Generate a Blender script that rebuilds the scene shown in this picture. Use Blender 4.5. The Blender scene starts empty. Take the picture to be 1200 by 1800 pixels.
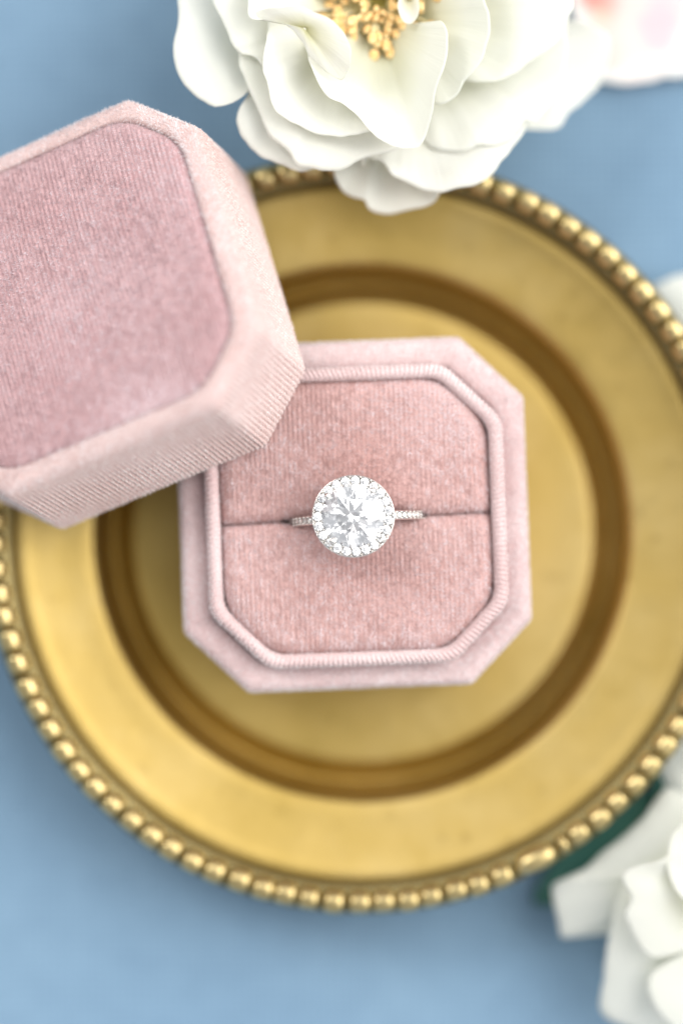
import bpy, math, random
import numpy as np
from mathutils import Matrix, Vector

random.seed(7)
rng = np.random.default_rng(7)
SC = bpy.context.scene
COL = SC.collection
CM = 0.01                                    # everything below is written in centimetres

# ------------------------------------------------------------------ camera
CAM_Z = 48.2                                 # cm above the table, looking straight down
cam_data = bpy.data.cameras.new('camera')
cam = bpy.data.objects.new('camera', cam_data)
COL.objects.link(cam)
cam.location = (0, 0, CAM_Z * CM)
cam_data.sensor_fit = 'VERTICAL'
cam_data.sensor_height = 36
cam_data.sensor_width = 24
cam_data.lens = 108
cam_data.clip_start = 0.01
cam_data.clip_end = 20
cam_data.dof.use_dof = True
cam_data.dof.focus_distance = (CAM_Z - 3.40) * CM
cam_data.dof.aperture_fstop = 2.8
cam_data.dof.aperture_blades = 0
SC.camera = cam

# ------------------------------------------------------------------ light
world = bpy.data.worlds.new('World')
SC.world = world
world.use_nodes = True
wb = world.node_tree.nodes['Background']
sky = world.node_tree.nodes.new('ShaderNodeTexSky')
sky.sky_type = 'NISHITA'
sky.sun_disc = False
sky.sun_elevation = math.radians(48)
sky.sun_rotation = math.radians(70)          # brighter towards the right of the picture
sky.dust_density = 3.0
hsv = world.node_tree.nodes.new('ShaderNodeHueSaturation')   # camera balanced for the blue of open shade
hsv.inputs['Saturation'].default_value = 0.12
world.node_tree.links.new(sky.outputs[0], hsv.inputs['Color'])
world.node_tree.links.new(hsv.outputs[0], wb.inputs[0])
wb.inputs[1].default_value = 0.20

def area(name, loc, target, size, power, color):
    d = bpy.data.lights.new(name, 'AREA')
    d.shape = 'RECTANGLE'
    d.size, d.size_y = size
    d.energy = power
    d.color = color
    o = bpy.data.objects.new(name, d)
    COL.objects.link(o)
    o.location = loc
    o.rotation_euler = (Vector(target) - Vector(loc)).to_track_quat('-Z', 'Y').to_euler()
    return o

area('window_light', (1.05, 0.40, 1.15), (0, 0, 0), (2.2, 2.0), 22, (1.0, 0.97, 0.935))
area('second_window_light', (-0.85, 0.75, 1.25), (0, 0, 0), (0.6, 0.5), 12, (1.0, 0.98, 0.96))

vs = SC.view_settings
vs.view_transform = 'Standard'
vs.look = 'None'
vs.exposure = 0.08
vs.gamma = 1.0
vs.use_curve_mapping = False
SC.render.engine = 'CYCLES'
SC.cycles.max_bounces = 24
SC.cycles.transmission_bounces = 20
SC.cycles.glossy_bounces = 8
SC.cycles.diffuse_bounces = 4
SC.cycles.transparent_max_bounces = 8
SC.cycles.sample_clamp_indirect = 8
SC.cycles.use_denoising = True

# ------------------------------------------------------------------ helpers
def mesh_obj(name, verts, faces, mat=None, parent=None, smooth=True, loc=None):
    me = bpy.data.meshes.new(name)
    v = np.asarray(verts, float) * CM
    me.from_pydata(v.tolist(), [], [tuple(map(int, f)) for f in faces])
    me.validate()
    if smooth:
        me.polygons.foreach_set('use_smooth', [True] * len(me.polygons))
    if mat:
        me.materials.append(mat)
    o = bpy.data.objects.new(name, me)
    COL.objects.link(o)
    if parent:
        o.parent = parent
    if loc is not None:
        o.location = Vector(loc) * CM
    return o

def copy_of(src, parent, loc=None, rot=None, scale=None, name=None):
    o = src.copy()
    COL.objects.link(o)
    o.parent = parent
    if loc is not None:
        o.location = Vector(loc) * CM
    if rot is not None:
        o.rotation_euler = rot
    if scale is not None:
        o.scale = scale
    return o

def thing(name, label, cat, loc=(0, 0, 0), group=None):
    o = bpy.data.objects.new(name, None)
    COL.objects.link(o)
    o.empty_display_size = 0.01
    o.location = Vector(loc) * CM
    o['label'] = label
    o['category'] = cat
    if group:
        o['group'] = group
    return o

def unp(px, py, z):
    """point at height z (cm) that the photograph shows at pixel px, py (1200 x 1800)"""
    k = 120 * 45 / (CAM_Z - z)
    return np.array([(px - 600) / k, (900 - py) / k, z])

def loft(rings, close_u=True, cap=False):
    """rings: list of (n,3) arrays -> verts, faces"""
    R = len(rings)
    n = len(rings[0])
    V = np.concatenate(rings)
    F = []
    m = n if close_u else n - 1
    for r in range(R - 1):
        a = r * n
        b = a + n
        for i in range(m):
            j = (i + 1) % n
            F.append((a + i, a + j, b + j, b + i))
    if cap:
        F.append(tuple(range((R - 1) * n, R * n)))
    return V, F

def lathe(profile, n=192, center=(0, 0)):
    rings = []
    a = np.linspace(0, 2 * np.pi, n, endpoint=False)
    for r, z in profile:
        rings.append(np.c_[center[0] + r * np.cos(a), center[1] + r * np.sin(a), np.full(n, z)])
    return loft(rings)

def smooth_profile(pts, per=8):
    """Catmull-Rom through pts"""
    P = np.asarray(pts, float)
    P = np.vstack([2 * P[0] - P[1], P, 2 * P[-1] - P[-2]])
    out = []
    for i in range(1, len(P) - 2):
        p0, p1, p2, p3 = P[i - 1], P[i], P[i + 1], P[i + 2]
        for t in np.linspace(0, 1, per, endpoint=False):
            out.append(.5 * (2 * p1 + (p2 - p0) * t + (2 * p0 - 5 * p1 + 4 * p2 - p3) * t * t + (3 * p1 - p0 - 3 * p2 + p3) * t ** 3))
    out.append(P[-2])
    return np.array(out)

# cheap smooth noise (sum of random plane waves), 2-D or 3-D points
def waves(P, freq, seed, k=10):
    r = np.random.default_rng(seed)
    P = np.asarray(P, float)
    s = np.zeros(len(P))
    for i in range(k):
        d = r.normal(size=P.shape[1])
        d /= np.linalg.norm(d)
        f = freq * r.uniform(.6, 1.6)
        s += np.sin(P @ d * f * 2 * np.pi + r.uniform(0, 6.28))
    return s / math.sqrt(k)

# ------------------------------------------------------------------ materials
def new_mat(name):
    m = bpy.data.materials.new(name)
    m.use_nodes = True
    nt = m.node_tree
    b = nt.nodes['Principled BSDF']
    return m, nt, b, nt.nodes['Material Output']

def N(nt, kind, **kw):
    n = nt.nodes.new(kind)
    for k, v in kw.items():
        if k in n.inputs:
            n.inputs[k].default_value = v
        else:
            setattr(n, k, v)
    return n

def ramp(nt, stops):
    r = nt.nodes.new('ShaderNodeValToRGB')
    e = r.color_ramp.elements
    while len(e) < len(stops):
        e.new(0.5)
    for el, (p, c) in zip(e, stops):
        el.position = p
        el.color = (*c, 1)
    return r

def noise(nt, scale_per_cm, detail=3, rough=.5, coord='Object'):
    tc = N(nt, 'ShaderNodeTexCoord')
    n = N(nt, 'ShaderNodeTexNoise')
    n.inputs['Scale'].default_value = scale_per_cm * 100
    n.inputs['Detail'].default_value = detail
    n.inputs['Roughness'].default_value = rough
    nt.links.new(tc.outputs[coord], n.inputs['Vector'])
    return n

def bump(nt, b, height_socket, dist_cm, strength=1.0):
    bn = N(nt, 'ShaderNodeBump')
    bn.inputs['Strength'].default_value = strength
    bn.inputs['Distance'].default_value = dist_cm * CM
    nt.links.new(height_socket, bn.inputs['Height'])
    nt.links.new(bn.outputs['Normal'], b.inputs['Normal'])

def velvet(name, c_low, c_high, sheen=.8, tint=(1, .9, .88)):
    m, nt, b, out = new_mat(name)
    n = noise(nt, .55, 4, .55)
    r = ramp(nt, [(.33, c_low), (.68, c_high)])
    nt.links.new(n.outputs['Fac'], r.inputs['Fac'])
    n2 = noise(nt, 28, 2)
    mx = N(nt, 'ShaderNodeMixRGB', blend_type='MULTIPLY')
    mx.inputs[0].default_value = .45
    r2 = ramp(nt, [(.3, (.72, .68, .68)), (.7, (1.15, 1.15, 1.15))])
    nt.links.new(n2.outputs['Fac'], r2.inputs['Fac'])
    nt.links.new(r.outputs[0], mx.inputs[1])
    nt.links.new(r2.outputs[0], mx.inputs[2])
    nt.links.new(mx.outputs[0], b.inputs['Base Color'])
    b.inputs['Roughness'].default_value = 1
    b.inputs['Specular IOR Level'].default_value = .1
    b.inputs['Sheen Weight'].default_value = sheen
    b.inputs['Sheen Roughness'].default_value = .35
    b.inputs['Sheen Tint'].default_value = (*tint, 1)
    bump(nt, b, n2.outputs['Fac'], .012, .6)
    return m

def nap_mat(name, c_low, c_high):
    m, nt, b, out = new_mat(name)
    n = N(nt, 'ShaderNodeAttribute', attribute_name='tone')
    r = ramp(nt, [(.1, c_low), (.9, c_high)])
    nt.links.new(n.outputs['Fac'], r.inputs['Fac'])
    nt.links.new(r.outputs[0], b.inputs['Base Color'])
    b.inputs['Roughness'].default_value = .75
    b.inputs['Specular IOR Level'].default_value = .25
    b.inputs['Sheen Weight'].default_value = 1.0
    b.inputs['Sheen Roughness'].default_value = .4
    b.inputs['Sheen Tint'].default_value = (1, .93, .91, 1)
    tr = N(nt, 'ShaderNodeBsdfTranslucent')
    nt.links.new(r.outputs[0], tr.inputs['Color'])
    mix = N(nt, 'ShaderNodeMixShader')
    mix.inputs[0].default_value = .35
    nt.links.new(b.outputs[0], mix.inputs[1])
    nt.links.new(tr.outputs[0], mix.inputs[2])
    nt.links.new(mix.outputs[0], out.inputs['Surface'])
    return m

M = {}
M['velvet_cushion'] = velvet('cushion_velvet', (.50, .31, .285), (.60, .41, .39))
M['velvet_base'] = velvet('base_velvet', (.58, .42, .41), (.68, .55, .54))
M['velvet_wall_lit'] = velvet('lit_wall_velvet', (.58, .41, .38), (.68, .52, .49), 1.0)  # same fabric as the lid top; brightness of lit walls mixed into its colour
M['velvet_lid'] = velvet('lid_velvet', (.49, .305, .31), (.59, .415, .42), 1.0)
M['nap_cushion'] = nap_mat('cushion_nap', (.58, .40, .38), (.84, .77, .79))
M['nap_base'] = nap_mat('base_nap', (.76, .67, .665), (.90, .875, .88))  # whitened pile: bright sheen on ledge and lid shoulder put into its colour
M['nap_wall_lit'] = nap_mat('lit_wall_nap', (.79, .69, .655), (.92, .895, .88))  # pile whitened on the walls, light catching it painted into the tone
M['nap_lid'] = nap_mat('lid_nap', (.56, .41, .435), (.83, .77, .805))

# brass
def brass(name, c0, c1, c2, r0, r1):
    m, nt, b, out = new_mat(name)
    n = noise(nt, .45, 6, .6)
    r = ramp(nt, [(.30, c0), (.5, c1), (.72, c2)])
    nt.links.new(n.outputs['Fac'], r.inputs['Fac'])
    sp = noise(nt, 3.5, 5, .7)
    rs = ramp(nt, [(.27, (.55, .5, .42)), (.40, (1, 1, 1))])
    nt.links.new(sp.outputs['Fac'], rs.inputs['Fac'])
    mx = N(nt, 'ShaderNodeMixRGB', blend_type='MULTIPLY')
    mx.inputs[0].default_value = .55
    nt.links.new(r.outputs[0], mx.inputs[1])
    nt.links.new(rs.outputs[0], mx.inputs[2])
    nt.links.new(mx.outputs[0], b.inputs['Base Color'])
    b.inputs['Metallic'].default_value = 1
    mr = N(nt, 'ShaderNodeMapRange')
    mr.inputs['To Min'].default_value = r0
    mr.inputs['To Max'].default_value = r1
    nt.links.new(sp.outputs['Fac'], mr.inputs['Value'])
    nt.links.new(mr.outputs[0], b.inputs['Roughness'])
    n3 = noise(nt, 1.3, 3)
    bump(nt, b, n3.outputs['Fac'], .03, .35)
    return m
M['brass'] = brass('aged_brass', (.41, .29, .082), (.47, .338, .11), (.52, .39, .155), .40, .56)
M['bead'] = brass('bead_brass', (.44, .34, .14), (.56, .44, .21), (.68, .58, .35), .22, .42)
M['patina'] = brass('dark_patina', (.15, .12, .055), (.20, .16, .07), (.27, .22, .10), .4, .6)

m, nt, b, out = new_mat('white_gold')
b.inputs['Base Color'].default_value = (.86, .84, .80, 1)
b.inputs['Metallic'].default_value = 1
b.inputs['Roughness'].default_value = .12
M['gold'] = m

m, nt, b, out = new_mat('diamond')
g = N(nt, 'ShaderNodeBsdfGlass')
g.inputs['IOR'].default_value = 2.42
g.inputs['Roughness'].default_value = 0
g.inputs['Color'].default_value = (1, 1, 1, 1)
nt.links.new(g.outputs[0], out.inputs['Surface'])
M['diamond'] = m

# cloth
m, nt, b, out = new_mat('blue_cloth')
n = noise(nt, .12, 3)
r = ramp(nt, [(.3, (.165, .270, .380)), (.7, (.195, .305, .410))])
nt.links.new(n.outputs['Fac'], r.inputs['Fac'])
tc = N(nt, 'ShaderNodeTexCoord')
hs = []
for d in ('X', 'Y'):
    w = N(nt, 'ShaderNodeTexWave', bands_direction=d)
    w.inputs['Scale'].default_value = 100 * 2.6
    w.inputs['Distortion'].default_value = 1.2
    w.inputs['Detail'].default_value = 2
    nt.links.new(tc.outputs['Object'], w.inputs['Vector'])
    hs.append(w)
ad = N(nt, 'ShaderNodeMath', operation='ADD')
nt.links.new(hs[0].outputs['Fac'], ad.inputs[0])
nt.links.new(hs[1].outputs['Fac'], ad.inputs[1])
r2 = ramp(nt, [(0, (.86, .88, .90)), (1, (1.06, 1.05, 1.04))])
hf = N(nt, 'ShaderNodeMath', operation='MULTIPLY')
hf.inputs[1].default_value = .5
nt.links.new(ad.outputs[0], hf.inputs[0])
nt.links.new(hf.outputs[0], r2.inputs['Fac'])
mx = N(nt, 'ShaderNodeMixRGB', blend_type='MULTIPLY')
mx.inputs[0].default_value = .8
sl = noise(nt, 1.6, 5, .65)
rsl = ramp(nt, [(.3, (.93, .94, .95)), (.7, (1.05, 1.045, 1.04))])
nt.links.new(sl.outputs['Fac'], rsl.inputs['Fac'])
slub = N(nt, 'ShaderNodeMixRGB', blend_type='MULTIPLY')
slub.inputs[0].default_value = 1
nt.links.new(r.outputs[0], slub.inputs[1])
nt.links.new(rsl.outputs[0], slub.inputs[2])
nt.links.new(slub.outputs[0], mx.inputs[1])
nt.links.new(r2.outputs[0], mx.inputs[2])
nt.links.new(mx.outputs[0], b.inputs['Base Color'])
b.inputs['Roughness'].default_value = .85
b.inputs['Specular IOR Level'].default_value = .2
b.inputs['Sheen Weight'].default_value = .15
bump(nt, b, ad.outputs[0], .012, .5)
M['cloth'] = m

# petals: creamy yellow-green towards the claw, white at the lip
def petal_mat(name, c_base, c_mid, c_tip):
    m, nt, b, out = new_mat(name)
    at = N(nt, 'ShaderNodeAttribute', attribute_name='along')
    r = ramp(nt, [(0, c_base), (.35, c_mid), (.75, c_tip)])
    nt.links.new(at.outputs['Fac'], r.inputs['Fac'])
    nz = noise(nt, .5, 4)
    rz = ramp(nt, [(.3, (.95, .955, .93)), (.7, (1, 1, 1))])
    nt.links.new(nz.outputs['Fac'], rz.inputs['Fac'])
    mx = N(nt, 'ShaderNodeMixRGB', blend_type='MULTIPLY')
    mx.inputs[0].default_value = 1
    nt.links.new(r.outputs[0], mx.inputs[1])
    nt.links.new(rz.outputs[0], mx.inputs[2])
    nt.links.new(mx.outputs[0], b.inputs['Base Color'])
    b.inputs['Roughness'].default_value = .6
    b.inputs['Specular IOR Level'].default_value = .25
    b.inputs['Sheen Weight'].default_value = .15
    tr = N(nt, 'ShaderNodeBsdfTranslucent')
    nt.links.new(mx.outputs[0], tr.inputs['Color'])
    mix = N(nt, 'ShaderNodeMixShader')
    mix.inputs[0].default_value = .5
    nt.links.new(b.outputs[0], mix.inputs[1])
    nt.links.new(tr.outputs[0], mix.inputs[2])
    nt.links.new(mix.outputs[0], out.inputs['Surface'])
    v = N(nt, 'ShaderNodeAttribute', attribute_name='across')
    vm = N(nt, 'ShaderNodeMath', operation='MULTIPLY')
    vm.inputs[1].default_value = 60
    nt.links.new(v.outputs['Fac'], vm.inputs[0])
    vn = N(nt, 'ShaderNodeTexNoise', noise_dimensions='2D')
    cb = N(nt, 'ShaderNodeCombineXYZ')
    nt.links.new(vm.outputs[0], cb.inputs[0])
    nt.links.new(at.outputs['Fac'], cb.inputs[1])
    vn.inputs['Scale'].default_value = 1.5
    nt.links.new(cb.outputs[0], vn.inputs['Vector'])
    bump(nt, b, vn.outputs['Fac'], .022, .4)
    return m
M['petal'] = petal_mat('white_petal', (.66, .64, .34), (.88, .875, .74), (.935, .935, .89))

def plain(name, c0, c1, scale=2, rough=.6, metallic=0, bump_cm=.01):
    m, nt, b, out = new_mat(name)
    n = noise(nt, scale, 4)
    r = ramp(nt, [(.3, c0), (.7, c1)])
    nt.links.new(n.outputs['Fac'], r.inputs['Fac'])
    nt.links.new(r.outputs[0], b.inputs['Base Color'])
    b.inputs['Roughness'].default_value = rough
    b.inputs['Metallic'].default_value = metallic
    if bump_cm:
        bump(nt, b, n.outputs['Fac'], bump_cm, .5)
    return m
M['filament'] = plain('stamen_filament', (.86, .76, .38), (.90, .84, .55), 6)
M['anther'] = plain('stamen_anther', (.85, .52, .18), (.93, .74, .40), 10, .8)
M['pistil'] = plain('pistil', (.55, .48, .10), (.75, .68, .25), 8, .6)
M['leaf'] = plain('dark_leaf', (.025, .12, .095), (.05, .17, .13), 1.5, .45)
M['green'] = plain('sepal_green', (.09, .17, .05), (.15, .25, .09), 3, .6)

# watercolour card: flat print of soft blooms on cotton paper
m, nt, b, out = new_mat('printed_card')
tc = N(nt, 'ShaderNodeTexCoord')
nz = noise(nt, .9, 4, .6)
ofs = N(nt, 'ShaderNodeMixRGB', blend_type='ADD')
sub = N(nt, 'ShaderNodeVectorMath', operation='SUBTRACT')
sub.inputs[1].default_value = (.5, .5, .5)
nt.links.new(nz.outputs['Color'], sub.inputs[0])
scl = N(nt, 'ShaderNodeVectorMath', operation='SCALE')
scl.inputs['Scale'].default_value = .9 * CM
nt.links.new(sub.outputs[0], scl.inputs[0])
addv = N(nt, 'ShaderNodeVectorMath', operation='ADD')
nt.links.new(tc.outputs['Object'], addv.inputs[0])
nt.links.new(scl.outputs[0], addv.inputs[1])
CARD_BLOTS = [  # offsets from the card's lower left corner (cm), radius, colour, strength
    (0.44, 1.30, .36, (.75, .12, .08), .85), (1.0, 1.0, .85, (.80, .42, .38), .6), (.30, .45, .36, (.85, .40, .34), .6),
    (.85, .35, .55, (.90, .72, .66), .40), (1.25, .72, .34, (.56, .33, .45), .42), (1.45, 1.35, .45, (.62, .42, .50), .38),
    (2.35, .6, .35, (.30, .55, .42), .45), (2.6, 1.5, .6, (.86, .50, .48), .55), (1.2, 2.1, .6, (.86, .40, .36), .6),
    (.45, 1.0, .22, (.45, .62, .45), .40), (2.1, 2.3, .5, (.35, .55, .40), .5), (3.4, 1.2, .6, (.70, .40, .56), .5), (3.1, 2.4, .7, (.88, .55, .5), .5)]
last = None
for (bx_, by_, br_, bc_, bs_) in CARD_BLOTS:
    ds = N(nt, 'ShaderNodeVectorMath', operation='DISTANCE')
    ds.inputs[1].default_value = (bx_ * CM, by_ * CM, 0)
    nt.links.new(addv.outputs[0], ds.inputs[0])
    mr = N(nt, 'ShaderNodeMapRange', interpolation_type='SMOOTHSTEP')
    mr.inputs['From Min'].default_value = br_ * 1.25 * CM
    mr.inputs['From Max'].default_value = br_ * .55 * CM
    mr.inputs['To Min'].default_value = 0
    mr.inputs['To Max'].default_value = bs_
    nt.links.new(ds.outputs['Value'], mr.inputs['Value'])
    mxx = N(nt, 'ShaderNodeMixRGB')
    nt.links.new(mr.outputs[0], mxx.inputs[0])
    if last is None:
        mxx.inputs[1].default_value = (.76, .76, .73, 1)
    else:
        nt.links.new(last.outputs[0], mxx.inputs[1])
    mxx.inputs[2].default_value = (*bc_, 1)
    last = mxx
nt.links.new(last.outputs[0], b.inputs['Base Color'])
b.inputs['Roughness'].default_value = .9
pn = noise(nt, 8, 4)
bump(nt, b, pn.outputs['Fac'], .02, .4)
M['card'] = m

# ------------------------------------------------------------------ tablecloth
g = np.linspace(-45, 45, 181)
X, Y = np.meshgrid(g, g)
P2 = np.c_[X.ravel(), Y.ravel()]
Z = .05 * waves(P2, .035, 3) + .02 * waves(P2, .09, 4)
d = np.hypot(P2[:, 0] - .33, P2[:, 1] + .32)
Z *= np.clip((d - 3) / 4, .0, 1)
Z -= .06
V = np.c_[P2, Z]
n_ = len(g)
F = [(j * n_ + i, j * n_ + i + 1, (j + 1) * n_ + i + 1, (j + 1) * n_ + i) for j in range(n_ - 1) for i in range(n_ - 1)]
tcl = mesh_obj('tablecloth', V, F, M['cloth'])
tcl['kind'] = 'structure'
tcl['label'] = 'plain light blue woven cloth under the brass dish and flowers'

# ------------------------------------------------------------------ brass dish
DC = (.33, -.32)                              # centre of the dish
dish = thing('brass_dish', 'round aged brass dish with a beaded rim under the ring box', 'dish', (DC[0], DC[1], 0))
top = smooth_profile([(0.001, .34), (1.5, .34), (3.0, .345), (3.45, .345), (3.58, .325), (3.70, .24), (3.80, .11), (3.87, .055), (3.935, .12), (4.0, .45), (4.055, .85),
                      (4.12, 1.01), (4.24, 1.06), (4.6, 1.115), (5.0, 1.185), (5.18, 1.225), (5.28, 1.23), (5.36, 1.21), (5.42, 1.25)], 6)
under = smooth_profile([(5.42, 1.18), (5.2, 1.14), (4.6, .96), (4.28, .87), (4.17, .80), (4.10, .45), (4.06, .1), (3.98, .0), (3.3, .0), (0.001, .0)], 4)
prof = np.vstack([top, under])
v, f = lathe(prof, 220)
mesh_obj('plate', v, f, M['brass'], dish)
# dark channel the beads sit in
a = np.linspace(0, 2 * np.pi, 13)[:-1]
ch = [(5.36, 1.42), (5.42, 1.47), (5.62, 1.50), (5.76, 1.46), (5.80, 1.38), (5.74, 1.28), (5.40, 1.26), (5.34, 1.34), (5.36, 1.42)]
v, f = lathe(ch, 220)
mesh_obj('bead_channel', v, f, M['patina'], dish)

def bead_mesh(tl, rr, zz, power=4.0, n=20, m=12):
    """rounded barrel: tl tangential half length, rr radial half width"""
    rings = []
    for t in np.linspace(-1, 1, m):
        prof_ = (1 - abs(t) ** power) ** (1.25 / power) if abs(t) < 1 else 0.02
        prof_ = max(prof_, .02)
        a = np.linspace(0, 2 * np.pi, n, endpoint=False)
        rings.append(np.c_[rr * prof_ * np.cos(a), np.full(n, tl * t), zz * prof_ * np.sin(a)])
    v, f = loft(rings)
    f = f + [tuple(range(n))[::-1], tuple(range((m - 1) * n, m * n))]
    return v, f
BR = 5.595
NB = 95
step = 2 * math.pi / NB
long_i = None
# the joint of the bead strip: one long bead with a narrow one beside it, lower right
joint = math.atan2(900 - 1510 + 37, 960 - 638)
bead_src = None
i0 = round(joint / step)
for i in range(NB):
    ang = joint + i * step
    if i == 0:
        v, f = bead_mesh(.355, .185, .20, 2.8)
        o = mesh_obj('bead', v, f, M['bead'], dish)
        o['label'] = 'long oval bead at the joint of the bead strip'
        ang = joint - .38 * step
    elif i == 1:
        v, f = bead_mesh(.095, .16, .17, 2.4)
        o = mesh_obj('bead', v, f, M['bead'], dish)
        o['label'] = 'narrow spacer bead beside the long bead'
        ang = joint + .90 * step
    elif i == NB - 1:
        continue
    else:
        if bead_src is None:
            v, f = bead_mesh(.172, .176, .185)
            bead_src = o = mesh_obj('bead', v, f, M['bead'], dish)
        else:
            o = copy_of(bead_src, dish)
        ang = joint + (1.72 + (i - 2) * (NB - 1.90 - 1.72) / (NB - 4)) * step + random.uniform(-.0035, .0035)
        s = random.uniform(.94, 1.05)
        o.scale = (random.uniform(.95, 1.05), s, random.uniform(.95, 1.05))
    rr_ = BR + random.uniform(-.012, .012)
    o.location = Vector((rr_ * math.cos(ang), rr_ * math.sin(ang), 1.60 + random.uniform(-.012, .012))) * CM
    o.rotation_euler = (0, random.uniform(-.12, .12), ang + random.uniform(-.04, .04))

# ------------------------------------------------------------------ octagon helpers
def octagon(h, c, rad, hy=None, per_cm=None, n=None):
    """closed rounded octagon, resampled evenly; returns points (n,2) and outward normals"""
    hy = hy or h
    C = np.array([(h, -(hy - c)), (h, hy - c), (h - c, hy), (-(h - c), hy), (-h, hy - c), (-h, -(hy - c)), (-(h - c), -hy), (h - c, -hy)], float)
    pts = []
    for i in range(8):
        p, q, r_ = C[i - 1], C[i], C[(i + 1) % 8]
        d1 = (p - q) / np.linalg.norm(p - q)
        d2 = (r_ - q) / np.linalg.norm(r_ - q)
        L = min(rad * math.tan(math.pi / 8) if rad else 0, .49 * min(np.linalg.norm(p - q), np.linalg.norm(r_ - q)))
        A, B = q + d1 * L, q + d2 * L
        for t in np.linspace(0, 1, 9):
            pts.append((1 - t) ** 2 * A + 2 * t * (1 - t) * q + t * t * B)
    P = np.array(pts)
    Q = np.vstack([P, P[:1]])
    s = np.r_[0, np.cumsum(np.hypot(*np.diff(Q, axis=0).T))]
    if n is None:
        n = int(s[-1] * per_cm)
    u = np.linspace(0, s[-1], n, endpoint=False)
    R = np.c_[np.interp(u, s, Q[:, 0]), np.interp(u, s, Q[:, 1])]
    T = np.roll(R, -1, 0) - np.roll(R, 1, 0)
    T /= np.linalg.norm(T, axis=1)[:, None]
    return R, np.c_[T[:, 1], -T[:, 0]], s[-1]

def ribbed_loft(h, c, rad, prof, pitch, samples=6, seed=1, hy=None, irregular=.15, round_gain=0.):
    """prof: rows (inset, z, rib amplitude); every row follows the same octagon inset along its normal"""
    _, _, L = octagon(h, c, rad, hy, n=400)
    nr = round(L / pitch)
    n = nr * samples
    ph = np.arange(n) / samples * 2 * np.pi
    r = np.random.default_rng(seed)
    rings = []
    for k, (ins, z, amp) in enumerate(prof):
        k8 = math.tan(math.pi / 8)
        P, Nn, _ = octagon(h - ins, max(c - ins * (2 - 2 ** .5) , .05), rad + ins * round_gain, (hy - ins) if hy else None, n=n)
        rib = np.abs(np.cos(ph / 2)) ** 1.0 - .6
        jit = 1 + irregular * waves(np.c_[np.arange(n) / samples * .31, np.full(n, k * .45)], .7, seed)
        off = amp * rib * jit + amp * .5 * waves(np.c_[P * .6, np.full(n, z)], .25, seed + 1)
        rings.append(np.c_[P + Nn * off[:, None], np.full(n, z)])
    return rings

def rib_weight(rings, samples=6, low=.05):
    n = len(rings[0])
    w = np.abs(np.cos(np.arange(n) / samples * np.pi))
    return np.tile(low + (1 - low) * np.clip((w - .35) / .4, 0, 1), len(rings))

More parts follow.
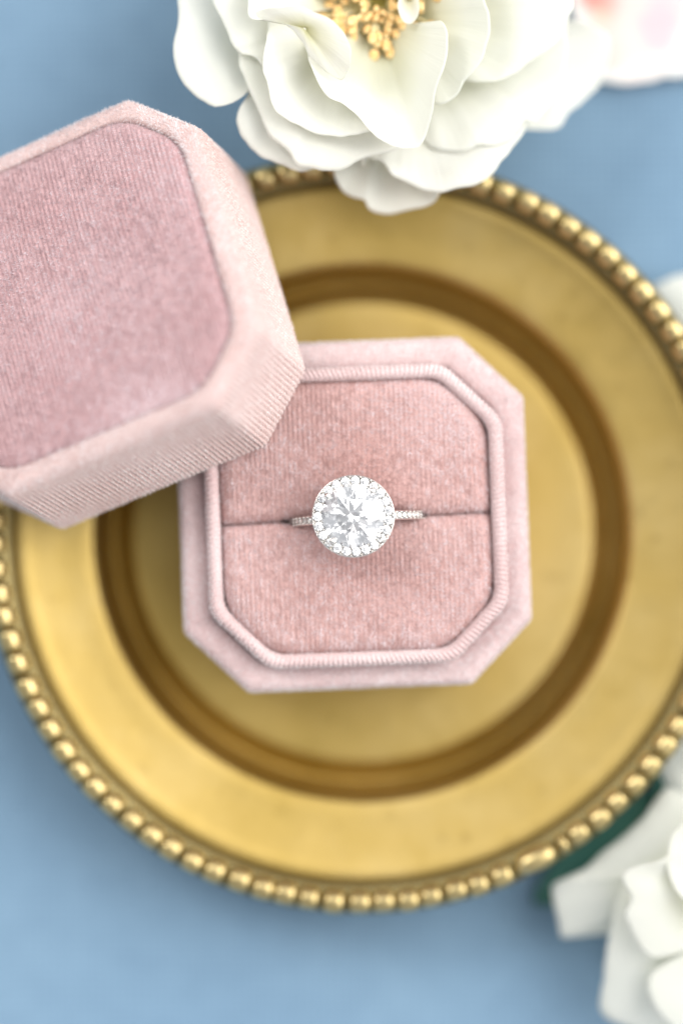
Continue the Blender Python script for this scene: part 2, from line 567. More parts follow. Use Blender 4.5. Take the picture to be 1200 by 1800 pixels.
# ------------------------------------------------------------------ velvet nap: short leaning fibres on a part
def nap(part, mat, density, length, width, lean=.8, lean_dir=(0, -1, 0), spread=.45, seed=1, mask=None, swirl=.6, crest=None, stretch=(1, 1, 1)):
    me = part.data
    me.calc_loop_triangles()
    nv = len(me.vertices)
    co = np.empty(nv * 3)
    me.vertices.foreach_get('co', co)
    co = co.reshape(-1, 3) / CM
    tri = np.empty(len(me.loop_triangles) * 3, int)
    me.loop_triangles.foreach_get('vertices', tri)
    tri = tri.reshape(-1, 3)
    A, B, C = co[tri[:, 0]], co[tri[:, 1]], co[tri[:, 2]]
    cr = np.cross(B - A, C - A)
    ar = np.linalg.norm(cr, axis=1) / 2
    ok = ar > 1e-9
    if mask is not None:
        ok &= mask((A + B + C) / 3, cr / (2 * ar[:, None] + 1e-12))
    A, B, C, cr, ar = A[ok], B[ok], C[ok], cr[ok], ar[ok]
    r = np.random.default_rng(seed)
    n = int(ar.sum() * density)
    idx = np.searchsorted(np.cumsum(ar) / ar.sum(), r.random(n))
    idx = np.clip(idx, 0, len(ar) - 1)
    u, v = r.random(n), r.random(n)
    fl = u + v > 1
    u[fl], v[fl] = 1 - u[fl], 1 - v[fl]
    P = A[idx] + (B - A)[idx] * u[:, None] + (C - A)[idx] * v[:, None]
    nn = cr[idx] / (2 * ar[idx])[:, None]
    if crest is not None:                    # pile stands on the crests of the wales
        cw = crest[tri[ok]][idx] if isinstance(crest, np.ndarray) else None
        w_ = cw[:, 0] + (cw[:, 1] - cw[:, 0]) * u + (cw[:, 2] - cw[:, 0]) * v if cw is not None else crest(P)
        keep = r.random(n) < np.clip(w_, 0, 1)
        P, nn = P[keep], nn[keep]
        n = len(P)
    ld = np.array(lean_dir, float)[None] + spread * r.normal(size=(n, 3))
    ld += swirl * np.c_[waves(P, .35, seed + 5), waves(P, .35, seed + 6), np.zeros(n)]
    ld -= nn * (ld * nn).sum(1)[:, None]
    ld /= np.linalg.norm(ld, axis=1)[:, None] + 1e-9
    th = lean * (1 + .25 * r.normal(size=n) + .25 * waves(P, .5, seed + 9))
    th = np.clip(th, .1, 1.35)[:, None]
    L = length * r.uniform(.6, 1.25, n)[:, None]
    tip = P + L * (nn * np.cos(th) + ld * np.sin(th))
    side = np.cross(nn, ld)
    rot = r.normal(size=(n, 1)) * .5
    side = side * np.cos(rot) + ld * np.sin(rot)
    W = width * r.uniform(.7, 1.3, n)[:, None]
    base = P - nn * .004
    V = np.concatenate([base - side * W / 2, base + side * W / 2, tip]) * CM
    m2 = bpy.data.meshes.new('nap')
    m2.vertices.add(3 * n)
    m2.vertices.foreach_set('co', V.ravel())
    m2.loops.add(3 * n)
    li = np.stack([np.arange(n), np.arange(n) + n, np.arange(n) + 2 * n], 1).ravel()
    m2.loops.foreach_set('vertex_index', li)
    m2.polygons.add(n)
    m2.polygons.foreach_set('loop_start', np.arange(n) * 3)
    m2.polygons.foreach_set('loop_total', np.full(n, 3))
    m2.update()
    m2.materials.append(mat)
    tone = .5 + .34 * waves(P * np.array(stretch), 6.5, seed + 13, 14) + .32 * waves(P, .4, seed + 14) + .14 * r.normal(size=n)
    at = m2.attributes.new('tone', 'FLOAT', 'POINT')
    at.data.foreach_set('value', np.clip(np.tile(tone, 3), 0, 1))
    o = bpy.data.objects.new('nap', m2)
    COL.objects.link(o)
    o.parent = part
    o['kind'] = 'stuff'
    return o

PITCH = .074
# ------------------------------------------------------------------ ring box base
BC = unp(621.5, 905, 2.6)
base = thing('ring_box', 'open octagonal pink velvet ring box holding the diamond ring', 'ring box', (BC[0], BC[1], .35))
base.rotation_euler = (0, 0, math.radians(2.2))
Z0 = .35
def zz(z):
    return z - Z0
bp = [(.06, zz(.36), .0), (.0, zz(.42), .008), (.0, zz(1.2), .012), (.0, zz(2.2), .012), (.0, zz(2.44), .012), (.02, zz(2.52), .011),
      (.06, zz(2.575), .009), (.12, zz(2.60), .004), (.2, zz(2.61), .002), (.28, zz(2.60), .002), (.34, zz(2.585), .002), (.40, zz(2.55), .001), (.44, zz(2.45), 0)]
rings = ribbed_loft(2.575, .92, .12, bp, PITCH, 6, 3)
v, f = loft(rings)
n0 = len(rings[0])
f = f + [tuple(range(n0))[::-1]]
shell = mesh_obj('outer_shell', v, f, M['velvet_base'], base)
nap(shell, M['nap_base'], 3000, .045, .011, .75, (0, 0, 0), .8, 11, mask=lambda p, n: p[:, 2] > zz(2.0))
# raised inner lip, ribs running across it
lp = [(.02, zz(2.40), .006), (.0, zz(2.60), .012), (.0, zz(2.84), .014), (.015, zz(2.90), .014), (.05, zz(2.945), .013), (.10, zz(2.96), .012),
      (.15, zz(2.945), .011), (.19, zz(2.90), .009), (.205, zz(2.82), .005), (.205, zz(2.4), .0)]
# displace the crown of the lip up and down with the ribs as well
rings = ribbed_loft(2.205, .84, .45, lp, PITCH, 6, 4, irregular=.1)
ph = np.arange(len(rings[0])) / 6 * 2 * np.pi
for k, (ins, z, amp) in enumerate(lp):
    if z > zz(2.88):
        rings[k][:, 2] += .016 * (np.abs(np.cos(ph / 2)) - .6)
v, f = loft(rings)
lip = mesh_obj('inner_lip', v, f, M['velvet_base'], base, loc=(.03, -.02, 0))
nap(lip, M['nap_base'], 1500, .03, .010, .7, (0, 0, 0), .8, 12, mask=lambda p, n: p[:, 2] > zz(2.7))

def outline_limit(P):
    q = P[(P[:, 1] > 0) & (P[:, 0] >= 0)]
    q = q[np.argsort(q[:, 0])]
    return lambda x: np.interp(np.abs(x), q[:, 0], q[:, 1])

def edge_distance(xs, y, P):
    Q = np.c_[xs, y]
    PP = P[::4]
    d2 = ((Q[:, None, :] - PP[None]) ** 2).sum(2)
    return np.sqrt(d2.min(1))

def cushion_half(sign):
    hx, hy, c = 2.0, 2.03, .70
    slot = -.035
    xs = np.linspace(-hx + .004, hx - .004, 56 * 6)
    nv = 70
    t = np.linspace(0, 1, nv)
    t = .5 - .5 * np.cos(np.pi * t) * (1 - .25 * np.sin(np.pi * t) ** 2)     # denser at the edges
    OP = octagon(hx, c, 1.0, hy, n=1600)[0]
    top_y = outline_limit(OP)
    rows = []
    for k in range(nv):
        wob = slot + .018 * np.sin(xs * 1.3 + .4) + .010 * np.sin(xs * 4.1)
        gap = np.where(np.abs(xs + .03) < 1.12, .055 * (1 - (np.abs(xs + .03) / 1.12) ** 6), 0) + .012
        y0 = wob + sign * gap
        y1 = sign * top_y(xs)
        y = y0 + (y1 - y0) * t[k]
        d_slot = np.abs(y - y0)
        d_edge = edge_distance(xs, y, OP)
        def roll(dd, R, depth):
            q = np.clip(1 - dd / R, 0, 1)
            return depth * (1 - np.sqrt(np.clip(1 - q * q, 0, 1)))
        z = 2.93 + .05 * (1 - (y / 2.1) ** 2) * (1 - (xs / 2.1) ** 2)
        z = z - roll(d_edge, .26, .26) - roll(d_slot, .20, .17)
        z += .012 * waves(np.c_[xs, y], .35, 21)
        rib = np.abs(np.cos(np.pi * xs / .0714)) - .6
        z += rib * (.013 + .006 * waves(np.c_[xs * 3, y * 2], .6, 22))
        rows.append(np.c_[xs, y, z - Z0])
    # skirt down into the box
    last = rows[-1].copy(); last[:, 2] = zz(2.45); rows.append(last)
    first = rows[0].copy(); first[:, 2] = zz(2.3); rows.insert(0, first)
    v, f = loft(rows, close_u=False)
    if sign < 0:
        f = [q[::-1] for q in f]
    # make faces look up
    o = mesh_obj('cushion', v, f, M['velvet_cushion'], base)
    nap(o, M['nap_cushion'], 4200, .055, .0115, .85, (.1, -.7 , 0), .5, 31 + int(sign), crest=lambda p: .12 + np.abs(np.cos(np.pi * p[:, 0] / .0714)) ** 2, stretch=(1.4, .7, .3), mask=lambda p, n: np.abs(n[:, 2]) > .15)
    return o
cu = cushion_half(1)
cl = cushion_half(-1)
for o in (cu, cl):
    o.location = (.0003, -.0002, 0)
P, _, _ = octagon(2.12, .80, .4, n=96)
v = np.r_[np.c_[P, np.full(96, zz(2.42))], [[0, 0, zz(2.42)]]]
mesh_obj('lining', v, [(i, (i + 1) % 96, 96) for i in range(96)], M['velvet_cushion'], base)

# ------------------------------------------------------------------ lid, propped on the box's lip and the dish rim
Rl = Matrix(((0.90330981, -0.27049069, -0.33296573), (0.36477477, 0.89278586, 0.2643346), (0.22576705, -0.36023353, 0.9051304)))
lid = thing('ring_box_cover', 'pink velvet octagonal lid leaning against the open ring box', 'lid')
lid.matrix_world = Matrix.Translation(Vector((-3.307, 2.6386, 1.858)) * CM) @ Rl.to_4x4()
H = 2.06
wp = [(.30, 1.55, 0), (.20, 1.5, 0), (.17, .9, .0), (.17, .12, .004), (.15, .04, .008), (.10, .0, .012), (.04, .0, .03), (.005, .03, .034), (.0, .08, .034),
      (.0, .35, .034), (.0, .7, .034), (.0, 1.05, .034), (.0, 1.4, .034), (.0, 1.75, .034), (.002, 1.86, .030), (.015, 1.935, .022), (.05, 1.99, .012),
      (.095, 2.02, .005), (.15, 2.045, .002), (.20, 2.055, .002), (.245, 2.055, .002), (.275, 2.035, .001), (.295, 1.98, 0), (.31, 1.9, 0)]
rings = ribbed_loft(2.57, .886, .10, wp, PITCH, 6, 7, round_gain=2.6)
v, f = loft(rings)
wall = mesh_obj('wall', v, f, M['velvet_wall_lit'], lid)
def wall_mask(p, n):
    return (np.maximum(np.abs(p[:, 0]), np.abs(p[:, 1])) + 0 > 0) & ((n[:, 0] * p[:, 0] + n[:, 1] * p[:, 1] > .0) | (n[:, 2] > .2) | (p[:, 2] < .1))
nap(wall, M['nap_wall_lit'], 2600, .028, .010, .75, (0, 0, -.9), .5, 41, crest=rib_weight(rings), mask=lambda p, n: wall_mask(p, n) & (p[:, 2] < 1.93))
nap(wall, M['nap_base'], 3000, .050, .011, .8, (0, 0, .2), .9, 42, mask=lambda p, n: wall_mask(p, n) & (p[:, 2] >= 1.93))  # shoulder band takes the whitened pile, its lit look painted in
# inner ceiling of the lid
P, _, _ = octagon(2.3, .75, .2, n=96)
v = np.r_[np.c_[P, np.full(96, 1.55)], [[0, 0, 1.56]]]
mesh_obj('lining', v, [(i, (i + 1) % 96, 96) for i in range(96)], M['velvet_cushion'], lid)

def top_panel():
    h, c = 2.285, .74
    nx, ny = 62 * 6, 110
    xs = np.linspace(-h + .003, h - .003, nx)
    OP = octagon(h, c, .90, n=1800)[0]
    lim = outline_limit(OP)
    t = np.linspace(-1, 1, ny)
    t = np.sin(t * np.pi / 2) * .6 + t * .4
    rows = []
    for k in range(ny):
        y = lim(xs) * t[k]
        de = edge_distance(xs, y, OP)
        q = np.clip(1 - np.clip(de, 0, None) / .22, 0, 1)
        z = H + .035 + .05 * (1 - (xs / h) ** 2) * (1 - (y / h) ** 2) - .15 * (1 - np.sqrt(np.clip(1 - q * q, 0, 1)))
        z += .010 * waves(np.c_[xs, y], .3, 51)
        z += (np.abs(np.cos(np.pi * (xs + .01 * np.sin(y * 2)) / .0718)) - .6) * (.015 + .005 * waves(np.c_[xs * 3, y * 2], .6, 52))
        rows.append(np.c_[xs, y, z])
    a = rows[0].copy(); a[:, 2] = 1.85
    b_ = rows[-1].copy(); b_[:, 2] = 1.85
    v, f = loft([a] + rows + [b_], close_u=False)
    o = mesh_obj('top_panel', v, f, M['velvet_lid'], lid)
    nap(o, M['nap_lid'], 4200, .055, .0115, .85, (.15, -.7, 0), .5, 61, crest=lambda p: .12 + np.abs(np.cos(np.pi * (p[:, 0] + .01 * np.sin(p[:, 1] * 2)) / .0718)) ** 2, stretch=(1.4, .7, .3), mask=lambda p, n: np.abs(n[:, 2]) > .12)
    return o
top_panel()

# ------------------------------------------------------------------ diamond ring
def brilliant(R=1.0):
    k = math.radians(22.5)
    V, F = [], []
    def pt(r, a, z):
        V.append((r * math.cos(a), r * math.sin(a), z)); return len(V) - 1
    rt, ct, pv = .55, math.tan(math.radians(34.5)), math.tan(math.radians(40.75))
    zt = (1 - rt) * ct
    gz = .02
    T = [pt(rt, 2 * k * i, zt + gz) for i in range(8)]
    rm = .79
    zm = zt - ct * (rm * math.cos(k) - rt)
    Mi = [pt(rm, 2 * k * i + k, zm + gz) for i in range(8)]
    GU = [pt(1, k * i, gz) for i in range(16)]
    GL = [pt(1, k * i, -gz) for i in range(16)]
    rn = .235
    zn = -pv * (1 - rn * math.cos(k))
    Ni = [pt(rn, 2 * k * i + k, zn - gz) for i in range(8)]
    cu_ = pt(0, 0, -pv - gz)
    F.append(tuple(T))
    for i in range(8):
        j = (i + 1) % 8
        F.append((T[i], Mi[i], T[j]))
        F.append((T[i], Mi[i - 1], GU[2 * i], Mi[i]))
        F.append((Mi[i], GU[2 * i], GU[2 * i + 1]))
        F.append((Mi[i], GU[2 * i + 1], GU[(2 * i + 2) % 16]))
        F.append((cu_, Ni[i], GL[2 * i], Ni[i - 1]))
        F.append((Ni[i], GL[2 * i + 1], GL[2 * i]))
        F.append((Ni[i], GL[(2 * i + 2) % 16], GL[2 * i + 1]))
    for i in range(16):
        F.append((GU[i], GL[i], GL[(i + 1) % 16], GU[(i + 1) % 16]))
    return np.array(V) * R, F

RZ = 3.62
rp = unp(622, 908, RZ)
BZ = 2.42                                     # centre of the finger circle
ring = thing('diamond_ring', 'white gold ring with round halo diamond standing in the cushion slot', 'ring', (rp[0] + .055, rp[1] - .055, BZ))
ring.rotation_euler = (math.radians(-3), math.radians(-3), math.radians(3.5))
GZ = RZ - BZ
# band
nb = 160
rings = []
for th in np.linspace(np.radians(90 + 21), np.radians(450 - 21), nb):     # open under the head
    s, c_ = math.sin(th), math.cos(th)
    sec = []
    for u in np.linspace(0, 2 * np.pi, 14, endpoint=False):
        a_ = math.copysign(abs(math.cos(u)) ** .6, math.cos(u)) * .058
        b_ = math.copysign(abs(math.sin(u)) ** .6, math.sin(u)) * .072
        rr_ = 1.0 + a_
        sec.append((rr_ * c_, b_, rr_ * s))
    rings.append(np.array(sec))
v, f = loft(rings)
f = [q[::-1] for q in f] + [tuple(range(14)), tuple(range(14 * (nb - 1), 14 * nb))[::-1]]
mesh_obj('band', v, f, M['gold'], ring)
# halo frame: a shallow dish of metal carrying the small stones
hp = [(.400, GZ - .11), (.425, GZ - .03), (.44, GZ - .03), (.575, GZ - .03), (.583, GZ + .01), (.598, GZ + .008), (.598, GZ - .07), (.56, GZ - .13), (.45, GZ - .20), (.30, GZ - .33), (.17, GZ - .38), (.15, GZ - .34), (.26, GZ - .27), (.400, GZ - .11)]
v, f = lathe(hp, 96)
mesh_obj('halo_frame', v, f, M['gold'], ring)
dv, df = brilliant()
o = mesh_obj('center_diamond', dv * .465, df, M['diamond'], ring, smooth=False, loc=(0, 0, GZ + .05))
o.rotation_euler = (0, 0, .2)
NH = 23
src = None
for i in range(NH):
    a = 2 * math.pi * (i + .35) / NH
    p_ = (.518 * math.cos(a), .518 * math.sin(a), GZ + .028)
    if src is None:
        o = src = mesh_obj('halo_diamond', dv * .066, df, M['diamond'], ring, smooth=False, loc=p_)
    else:
        o = copy_of(src, ring, p_)
    o.rotation_euler = (random.uniform(-.1, .1), random.uniform(-.1, .1), random.uniform(0, 3))
def ball(r, n=10, m=8, sz=1):
    rings = []
    for t in np.linspace(.06, np.pi - .06, m):
        a = np.linspace(0, 2 * np.pi, n, endpoint=False)
        rings.append(np.c_[r * np.sin(t) * np.cos(a), r * np.sin(t) * np.sin(a), np.full(n, r * sz * np.cos(t))])
    v, f = loft(rings)
    f = [q[::-1] for q in f] + [tuple(range(n)), tuple(range((m - 1) * n, m * n))[::-1]]
    return v, f
# tiny grain prongs between the halo stones, inner and outer
bv, bf = ball(.015)
src = None
for i in range(NH):
    a = 2 * math.pi * (i + .85) / NH
    for r_ in (.572, .462):
        p_ = (r_ * math.cos(a), r_ * math.sin(a), GZ + .03)
        if src is None:
            src = mesh_obj('grain_prong', bv, bf, M['gold'], ring, loc=p_)
        else:
            copy_of(src, ring, p_)
# four claws with round tips
bv, bf = ball(.050, 14, 10, .9)
stem_r = np.array([(.42, GZ - .30), (.475, GZ - .02), (.485, GZ + .06)])
src = None
for i in range(4):
    a = math.pi / 4 + i * math.pi / 2 + .06
    if src is None:
        v1 = bv + np.array([.462, 0, GZ + .095])
        rr = []
        for (x_, z_), w_ in zip([(.36, GZ - .28), (.47, GZ - .02), (.482, GZ + .085)], (.03, .036, .04)):
            aa = np.linspace(0, 2 * np.pi, 10, endpoint=False)
            rr.append(np.c_[x_ + w_ * np.cos(aa), w_ * np.sin(aa), np.full(10, z_)])
        v2, f2 = loft(rr)
        o = src = mesh_obj('prong', np.r_[v1, v2], bf + [tuple(int(k) + len(v1) for k in q) for q in f2], M['gold'], ring)
    else:
        o = copy_of(src, ring)
    o.rotation_euler = (0, 0, a)
# pave stones along the visible shoulders of the band
src = None
srcg = None
gv, gf = ball(.016)
for sgn in (-1, 1):
    for i in range(10):
        th = math.radians(90 - sgn * (33 + i * 4.9))
        r_ = 1.062
        p_ = (r_ * math.cos(th), 0, r_ * math.sin(th))
        if src is None:
            o = src = mesh_obj('pave_diamond', dv * .046, df, M['diamond'], ring, smooth=False, loc=p_)
        else:
            o = copy_of(src, ring, p_)
        o.rotation_euler = (0, math.pi / 2 - th, 0)
        for sy in (-1, 1):
            th2 = th - sgn * math.radians(2.45)
            q_ = (1.062 * math.cos(th2), sy * .046, 1.062 * math.sin(th2))
            if srcg is None:
                srcg = mesh_obj('grain_prong', gv, gf, M['gold'], ring, loc=q_)
            else:
                copy_of(srcg, ring, q_)

# ------------------------------------------------------------------ petals
def petal(parent, outline, basept, bulge=.2, curl=0., ruffle=.05, seed=1, rows=16, n=72, origin=(0, 0, 0), power=1.0, thick=.007, name='petal'):
    """outline: open list of (px, py, z cm) round the petal's lip; basept: its claw. Fan surface with bulge and lip curl."""
    O = smooth_profile([unp(*p) for p in outline], 10)
    s = np.r_[0, np.cumsum(np.linalg.norm(np.diff(O, axis=0), axis=1))]
    u = np.linspace(0, s[-1], n)
    O = np.c_[[np.interp(u, s, O[:, k]) for k in range(3)]].T
    B = unp(*basept)
    r = np.random.default_rng(seed)
    uu = u / s[-1]
    # small irregularities of the lip
    nrm = O - B
    nrm[:, 2] = 0
    nrm /= np.linalg.norm(nrm, axis=1)[:, None] + 1e-9
    O = O + nrm * (.02 * waves(np.c_[u, u * 0], 1.1, seed + 3) + .007 * waves(np.c_[u, u * 0], 3.2, seed + 4))[:, None]
    R = []
    vv = np.linspace(0.03, 1, rows)
    vv = 1 - (1 - vv) ** 1.25
    al, ac = [], []
    for v_ in vv:
        P = B + (O - B) * v_
        P[:, 2] = B[2] + (O[:, 2] - B[2]) * v_ ** power
        P[:, 2] += .75 * bulge * 4 * v_ * (1 - v_) * np.sin(np.pi * np.clip(uu, .02, .98)) ** .5
        P[:, 2] -= curl * .2 * max(0, (v_ - .72) / .28) ** 2 * np.sin(np.pi * uu) ** .6
        P[:, 2] += ruffle * v_ ** 2 * waves(P[:, :2], .35, seed) + .25 * ruffle * v_ * waves(P[:, :2], .9, seed + 1)
        R.append(P)
        al += [v_] * n
        ac += uu.tolist()
    v, f = loft(R, close_u=False)
    v = v - np.array(origin)
    fz = f
    o = mesh_obj(name, v, fz, M['petal'], parent)
    me = o.data
    # face upwards
    if sum(p.normal.z for p in me.polygons) < 0:
        me.flip_normals()
    for nm, arr in (('along', al), ('across', ac)):
        at = me.attributes.new(nm, 'FLOAT', 'POINT')
        at.data.foreach_set('value', arr)
    md = o.modifiers.new('thickness', 'SOLIDIFY')
    md.thickness = thick * CM
    md.offset = -1
    return o

RC = unp(668, 8, .0)
rose = thing('garden_rose', 'open white garden rose with yellow stamens lying over the top of the dish', 'rose', (RC[0], RC[1], 0))
ro = (RC[0], RC[1], 0)
def rp_(outline, basept, **kw):
    return petal(rose, outline, basept, origin=ro, **kw)
c0 = (660, 30)
# outer petals first
rp_([(560, -190, 2.0), (430, -170, 2.1), (345, -100, 2.3), (318, -30, 2.6), (314, 30, 2.8), (304, 95, 2.9), (320, 140, 2.9), (345, 170, 2.9), (375, 187, 2.9), (405, 182, 2.9), (428, 168, 2.85), (438, 158, 2.75), (445, 190, 2.5), (470, 230, 2.2)], (590, 40, 1.2), bulge=.35, curl=.15, seed=1)
rp_([(600, 300, 2.2), (587, 298, 2.25), (593, 320, 2.25), (610, 337, 2.2), (640, 351, 2.2), (648, 366, 2.15), (665, 373, 2.1), (693, 374, 2.1), (727, 367, 2.15), (755, 358, 2.2), (773, 338, 2.3), (790, 300, 2.3)], (690, 140, 1.4), bulge=.25, curl=-.1, seed=2)
rp_([(880, 120, 1.8), (975, 40, 1.7), (1062, 60, 1.4), (1064, 130, 1.3), (1027, 177, 1.4), (1000, 197, 1.5), (978, 226, 1.6), (920, 229, 1.7), (860, 225, 1.8)], (760, 70, 1.2), bulge=.2, curl=.1, seed=3)
rp_([(640, 290, 2.4), (637, 277, 2.55), (673, 283, 2.6), (693, 312, 2.6), (717, 324, 2.6), (747, 333, 2.6), (777, 337, 2.6), (802, 330, 2.6), (837, 322, 2.6), (862, 309, 2.6), (882, 285, 2.6), (907, 248, 2.5), (925, 215, 2.4), (900, 150, 2.2)], (720, 110, 1.5), bulge=.3, curl=.12, seed=4)
rp_([(440, 150, 2.5), (437, 163, 2.75), (420, 188, 2.85), (416, 210, 2.85), (425, 236, 2.85), (444, 264, 2.8), (457, 276, 2.8), (500, 290, 2.8), (530, 297, 2.8), (560, 292, 2.7), (600, 280, 2.6)], (610, 90, 1.4), bulge=.35, curl=.25, seed=5)
rp_([(800, -120, 2.3), (900, -110, 2.3), (980, -60, 2.3), (1000, 0, 2.3), (997, 83, 2.3), (993, 127, 2.3), (983, 160, 2.3), (960, 195, 2.35), (938, 216, 2.4), (924, 208, 2.4), (903, 240, 2.45), (878, 255, 2.5), (857, 261, 2.5), (843, 257, 2.5), (820, 265, 2.5), (793, 266, 2.5), (767, 260, 2.5), (745, 247, 2.4), (730, 200, 2.3)], (720, 50, 1.5), bulge=.3, curl=.1, seed=6)
rp_([(417, 60, 2.7), (416, 92, 2.95), (423, 125, 3.0), (438, 160, 3.0), (458, 200, 3.0), (473, 236, 3.0), (508, 270, 3.0), (524, 290, 2.95), (560, 297, 2.95), (598, 296, 2.95), (632, 281, 2.95), (665, 268, 2.95), (705, 258, 2.95), (730, 230, 2.8)], (630, 60, 1.6), bulge=.4, curl=.18, seed=7)
rp_([(560, -160, 2.6), (440, -130, 2.8), (385, -60, 3.0), (372, -8, 3.1), (394, 40, 3.15), (410, 78, 3.15), (420, 92, 3.1), (444, 99, 3.1), (463, 118, 3.1), (500, 150, 2.8)], (620, 30, 1.6), bulge=.35, curl=.15, seed=8)
rp_([(820, -150, 2.6), (900, -120, 2.7), (970, -70, 2.7), (1003, -10, 2.7), (997, 34, 2.7), (977, 70, 2.7), (933, 110, 2.7), (883, 138, 2.7), (845, 145, 2.7), (815, 142, 2.6), (780, 130, 2.4)], (710, 30, 1.7), bulge=.25, curl=.12, seed=9)
rp_([(478, 20, 3.0), (466, 70, 3.3), (463, 110, 3.35), (468, 150, 3.35), (482, 188, 3.3), (514, 215, 3.25), (545, 228, 3.2), (580, 234, 3.2), (605, 238, 3.2), (650, 230, 3.2), (680, 215, 3.0)], (640, 50, 1.7), bulge=.05, curl=.1, seed=10)
rp_([(780, -130, 3.0), (840, -60, 3.2), (850, 0, 3.2), (861, 28, 3.2), (861, 60, 3.2), (846, 110, 3.2), (821, 140, 3.15), (800, 166, 3.1), (768, 182, 3.0), (740, 170, 2.6)], (700, 30, 1.8), bulge=.1, curl=.12, seed=11)
rp_([(560, 60, 2.6), (540, 100, 3.3), (560, 145, 3.35), (580, 168, 3.4), (605, 180, 3.4), (630, 205, 3.4), (656, 236, 3.4), (688, 253, 3.4), (710, 260, 3.4), (738, 257, 3.4), (752, 225, 3.45), (761, 190, 3.5), (767, 150, 3.5), (780, 115, 3.5), (788, 62, 3.4), (772, 36, 3.2), (745, 50, 2.6)], (664, 45, 2.2), bulge=-.12, curl=.05, seed=12, ruffle=.04)
# petal folded over towards the stamens
rp_([(440, 32, 3.3), (455, 22, 3.4), (480, 13, 3.6), (520, 11, 3.75), (560, 24, 3.8), (594, 46, 3.75), (614, 76, 3.65), (615, 110, 3.5), (604, 141, 3.3), (578, 130, 3.35), (545, 102, 3.45), (530, 72, 3.55), (505, 44, 3.55), (470, 36, 3.4)], (535, 50, 3.62), bulge=.05, curl=.0, seed=13, ruffle=.03)
rp_([(600, -150, 2.8), (480, -110, 3.1), (442, -40, 3.3), (437, 20, 3.4), (452, 34, 3.4), (490, 28, 3.3), (540, 20, 2.8)], (640, 10, 1.8), bulge=.1, curl=.1, seed=14)
# petals beyond the top of the picture, closing the flower
rp_([(600, -20, 2.6), (560, -110, 3.2), (590, -190, 3.3), (680, -210, 3.3), (760, -180, 3.3), (800, -110, 3.2), (760, -20, 2.5)], (668, -10, 1.8), bulge=-.1, seed=15)
rp_([(520, -100, 2.2), (470, -230, 2.5), (560, -300, 2.4), (680, -310, 2.4), (720, -200, 2.4), (700, -100, 2.2)], (650, -20, 1.6), bulge=.3, seed=16)
rp_([(700, -120, 2.1), (720, -300, 2.3), (830, -310, 2.2), (930, -230, 2.2), (920, -120, 2.2), (830, -40, 2.1)], (700, -10, 1.6), bulge=.3, seed=17)
# pale inner petal standing among the stamens
rp_([(703, -20, 2.6), (700, 5, 2.9), (703, 28, 2.95), (712, 41, 2.95), (724, 41, 2.95), (733, 28, 2.95), (734, 5, 2.9), (730, -20, 2.6)], (717, -10, 2.5), bulge=.05, seed=18, ruffle=.01, rows=8, n=30)
# receptacle with pistils, stamens, stem and sepals
pc = unp(664, 4, 1.9)
v, f = ball(.42, 18, 10, .55)
v[:, 2] += .12 * waves(v, 1.8, 5)
mesh_obj('receptacle', v, f, M['pistil'], rose, loc=(pc[0] - RC[0], pc[1] - RC[1], 1.9))
def stamen_mesh():
    rr = []
    for t in np.linspace(0, 1, 6):
        a = np.linspace(0, 2 * np.pi, 5, endpoint=False)
        w_ = .022 * (1 - .3 * t)
        rr.append(np.c_[t * .62 + w_ * np.cos(a) * .3, w_ * np.sin(a), .55 * np.sin(t * 1.5) + w_ * np.cos(a)])
    v1, f1 = loft(rr)
    v2, f2 = ball(1, 8, 6)
    v2 = v2 * np.array([.10, .066, .055]) + np.array([.66, 0, .55])
    return v1, f1, v2, f2
v1, f1, v2, f2 = stamen_mesh()
sv = np.r_[v1, v2]
src = None
for i in range(200):
    ring_k = i % 3
    a = i * 2.39996
    sc = (1.12, .92, .68)[ring_k] * random.uniform(.72, 1.12)
    p_ = (pc[0] - RC[0] + .16 * math.cos(a), pc[1] - RC[1] + .16 * math.sin(a), 1.88 + .08 * ring_k)
    if src is None:
        me_o = mesh_obj('stamen', sv, f1 + [tuple(int(k) + len(v1) for k in q) for q in f2], M['filament'], rose, loc=p_)
        me_o.data.materials.append(M['anther'])
        for pi, pol in enumerate(me_o.data.polygons):
            if pi >= len(f1):
                pol.material_index = 1
        o = src = me_o
    else:
        o = copy_of(src, rose, p_)
    o.rotation_euler = (random.uniform(-.25, .25), (-.05, -.3, -.65)[ring_k] + random.uniform(-.2, .2), a)
    o.scale = (sc, sc * random.uniform(.9, 1.3), sc * random.uniform(.8, 1.1))
v, f = lathe(smooth_profile([(.02, 1.75), (.30, 1.72), (.42, 1.5), (.36, 1.2), (.18, 1.0), (.13, .7), (.12, .06), (.02, .04)], 4), 20)
mesh_obj('stem', v, f, M['green'], rose, loc=(pc[0] - RC[0], pc[1] - RC[1], 0))

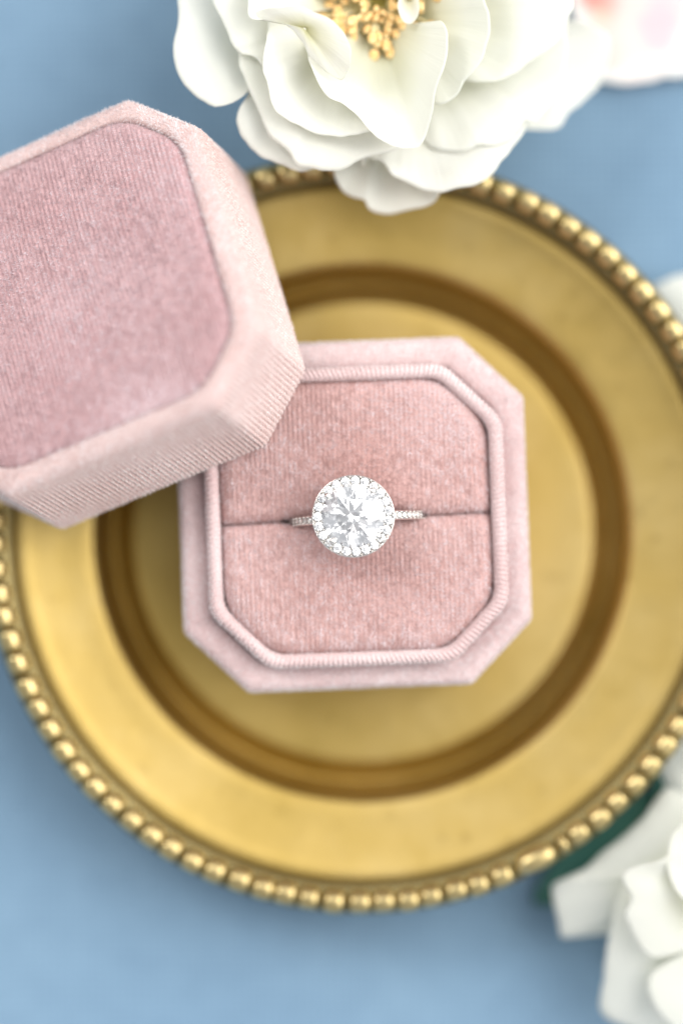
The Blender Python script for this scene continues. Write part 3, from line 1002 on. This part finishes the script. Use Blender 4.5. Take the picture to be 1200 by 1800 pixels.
# ------------------------------------------------------------------ flower lower right
def flower2():
    bc = unp(1330, 1560, 0)
    fl = thing('white_rose', 'soft white rose with broad loose petals over a dark green leaf', 'rose', (bc[0], bc[1], 0))
    og = (bc[0], bc[1], 0)
    def q(outline, basept, **kw):
        outline = [(a_, b_, z_ + .55) for a_, b_, z_ in outline]
        basept = (basept[0], basept[1], basept[2] + .55)
        return petal(fl, outline, basept, origin=og, **kw)
    q([(1420, 1300, .9), (1330, 1235, .7), (1250, 1240, .6), (1200, 1275, .55), (1178, 1308, .5), (1160, 1350, .5), (1167, 1382, .5), (1180, 1450, .5), (1240, 1520, .6)], (1330, 1500, .6), bulge=.3, seed=31)
    q([(1240, 1420, .8), (1170, 1385, .7), (1133, 1433, .65), (1060, 1497, .6), (1023, 1527, .6), (975, 1550, .6), (967, 1560, .55), (976, 1600, .5), (984, 1644, .35), (1000, 1649, .3), (1068, 1642, .4), (1150, 1640, .6)], (1300, 1520, .7), bulge=.35, seed=32, ruffle=.03)
    q([(1090, 1560, .9), (1072, 1630, .8), (1062, 1700, .7), (1054, 1758, .6), (1072, 1796, .55), (1130, 1815, .5), (1220, 1830, .6), (1320, 1800, .7)], (1310, 1560, .7), bulge=.4, seed=33)
    q([(1180, 1500, 1.7), (1098, 1535, 1.6), (1106, 1580, 1.5), (1098, 1612, 1.45), (1118, 1658, 1.35), (1150, 1686, 1.3), (1210, 1668, 1.4), (1290, 1640, 1.4)], (1310, 1550, .9), bulge=.3, seed=34)
    q([(1260, 1430, 1.9), (1190, 1450, 1.8), (1170, 1500, 1.8), (1185, 1560, 1.8), (1230, 1610, 1.8), (1300, 1620, 1.7)], (1315, 1540, 1.0), bulge=.2, seed=35)
    q([(1230, 1660, 1.3), (1140, 1720, 1.2), (1170, 1800, 1.1), (1260, 1850, 1.1), (1380, 1800, 1.1), (1400, 1690, 1.2)], (1330, 1580, .9), bulge=.35, seed=36)
    q([(1290, 1450, 1.6), (1330, 1330, 1.5), (1440, 1310, 1.4), (1530, 1400, 1.4), (1500, 1520, 1.5)], (1340, 1540, .8), bulge=.4, seed=37)
    q([(1400, 1480, 1.6), (1520, 1470, 1.3), (1560, 1600, 1.2), (1500, 1730, 1.2), (1390, 1700, 1.4)], (1345, 1560, .8), bulge=.4, seed=38)
    q([(1290, 1510, 2.0), (1300, 1450, 2.1), (1360, 1440, 2.1), (1400, 1490, 2.1), (1390, 1560, 2.0)], (1340, 1550, 1.0), bulge=.0, seed=39)
    q([(1290, 1600, 2.0), (1270, 1540, 2.1), (1310, 1490, 2.1), (1370, 1520, 2.1), (1385, 1600, 2.0)], (1335, 1560, 1.0), bulge=.0, seed=40)
    v, f = ball(.4, 16, 8, 1.6)
    mesh_obj('calyx', v, f, M['green'], fl, loc=(0, 0, .66))
    # dark leaf lying under the petals
    def leaf(tip, root, width, seed, z=.12):
        t_, r_ = unp(*tip, z), unp(*root, z)
        ax = t_ - r_
        L = np.linalg.norm(ax); ax /= L
        sd = np.array([-ax[1], ax[0], 0])
        rows = []
        for s in np.linspace(0, 1, 26):
            w_ = width * math.sin(math.pi * s ** .8) ** .75 + .01
            row = []
            for k in np.linspace(-1, 1, 13):
                p_ = r_ + ax * L * s + sd * w_ * k * (1 + .05 * math.sin(s * 60))
                p_ = p_ + np.array([0, 0, .18 * abs(k) * math.sin(math.pi * s) + .12 * math.sin(2.5 * s) - .03 * math.exp(-(k / .12) ** 2)])
                row.append(p_)
            rows.append(np.array(row))
        v, f = loft(rows, close_u=False)
        o = mesh_obj('leaf', v - np.array(og), f, M['leaf'], fl)
        md = o.modifiers.new('thickness', 'SOLIDIFY'); md.thickness = .02 * CM
        return o
    leaf((935, 1585), (1250, 1405), .72, 1, .02)
    leaf((1150, 1330), (1300, 1500), .7, 2, .06)
    return fl
flower2()

# ------------------------------------------------------------------ petal at the right edge and printed card
pc2 = unp(1260, 560, 0)
fp = thing('fallen_petal', 'single pale petal on the blue cloth tucked by the dish rim', 'petal', (pc2[0], pc2[1], 0))
petal(fp, [(1260, 640, .25), (1190, 600, .25), (1150, 545, .3), (1146, 510, .35), (1170, 494, .4), (1210, 482, .4), (1270, 485, .35), (1330, 520, .3), (1350, 580, .25)], (1300, 650, .1), bulge=.25, seed=44, origin=(pc2[0], pc2[1], 0))

k0 = unp(1022, 150, .1)
card = None
def deckle(n, L):
    return .035 * waves(np.c_[np.linspace(0, L, n), np.zeros(n)], .8, 71) + .02 * waves(np.c_[np.linspace(0, L, n), np.zeros(n)], 2.5, 72)
W_, H_ = 9.0, 12.0
nn_ = 120
bot = np.c_[np.linspace(0, W_, nn_), deckle(nn_, W_)]
rgt = np.c_[W_ + deckle(nn_, H_), np.linspace(0, H_, nn_)]
tp = np.c_[np.linspace(W_, 0, nn_), H_ + deckle(nn_, W_)]
lf = np.c_[deckle(nn_, H_), np.linspace(H_, 0, nn_)]
B2 = np.vstack([bot[:-1], rgt[:-1], tp[:-1], lf[:-1]])
m_ = len(B2)
v = np.r_[np.c_[B2, np.full(m_, .06)], np.c_[B2, np.zeros(m_)]]
f = [tuple(range(m_)), tuple(range(m_, 2 * m_))[::-1]] + [(i, m_ + i, m_ + (i + 1) % m_, (i + 1) % m_) for i in range(m_)]
card = mesh_obj('floral_card', v, f, M['card'], smooth=False, loc=(k0[0], k0[1], .10))
card.rotation_euler = (0, 0, math.radians(6))
card['label'] = 'white paper card with pink watercolour flowers behind the large rose'
card['category'] = 'card'
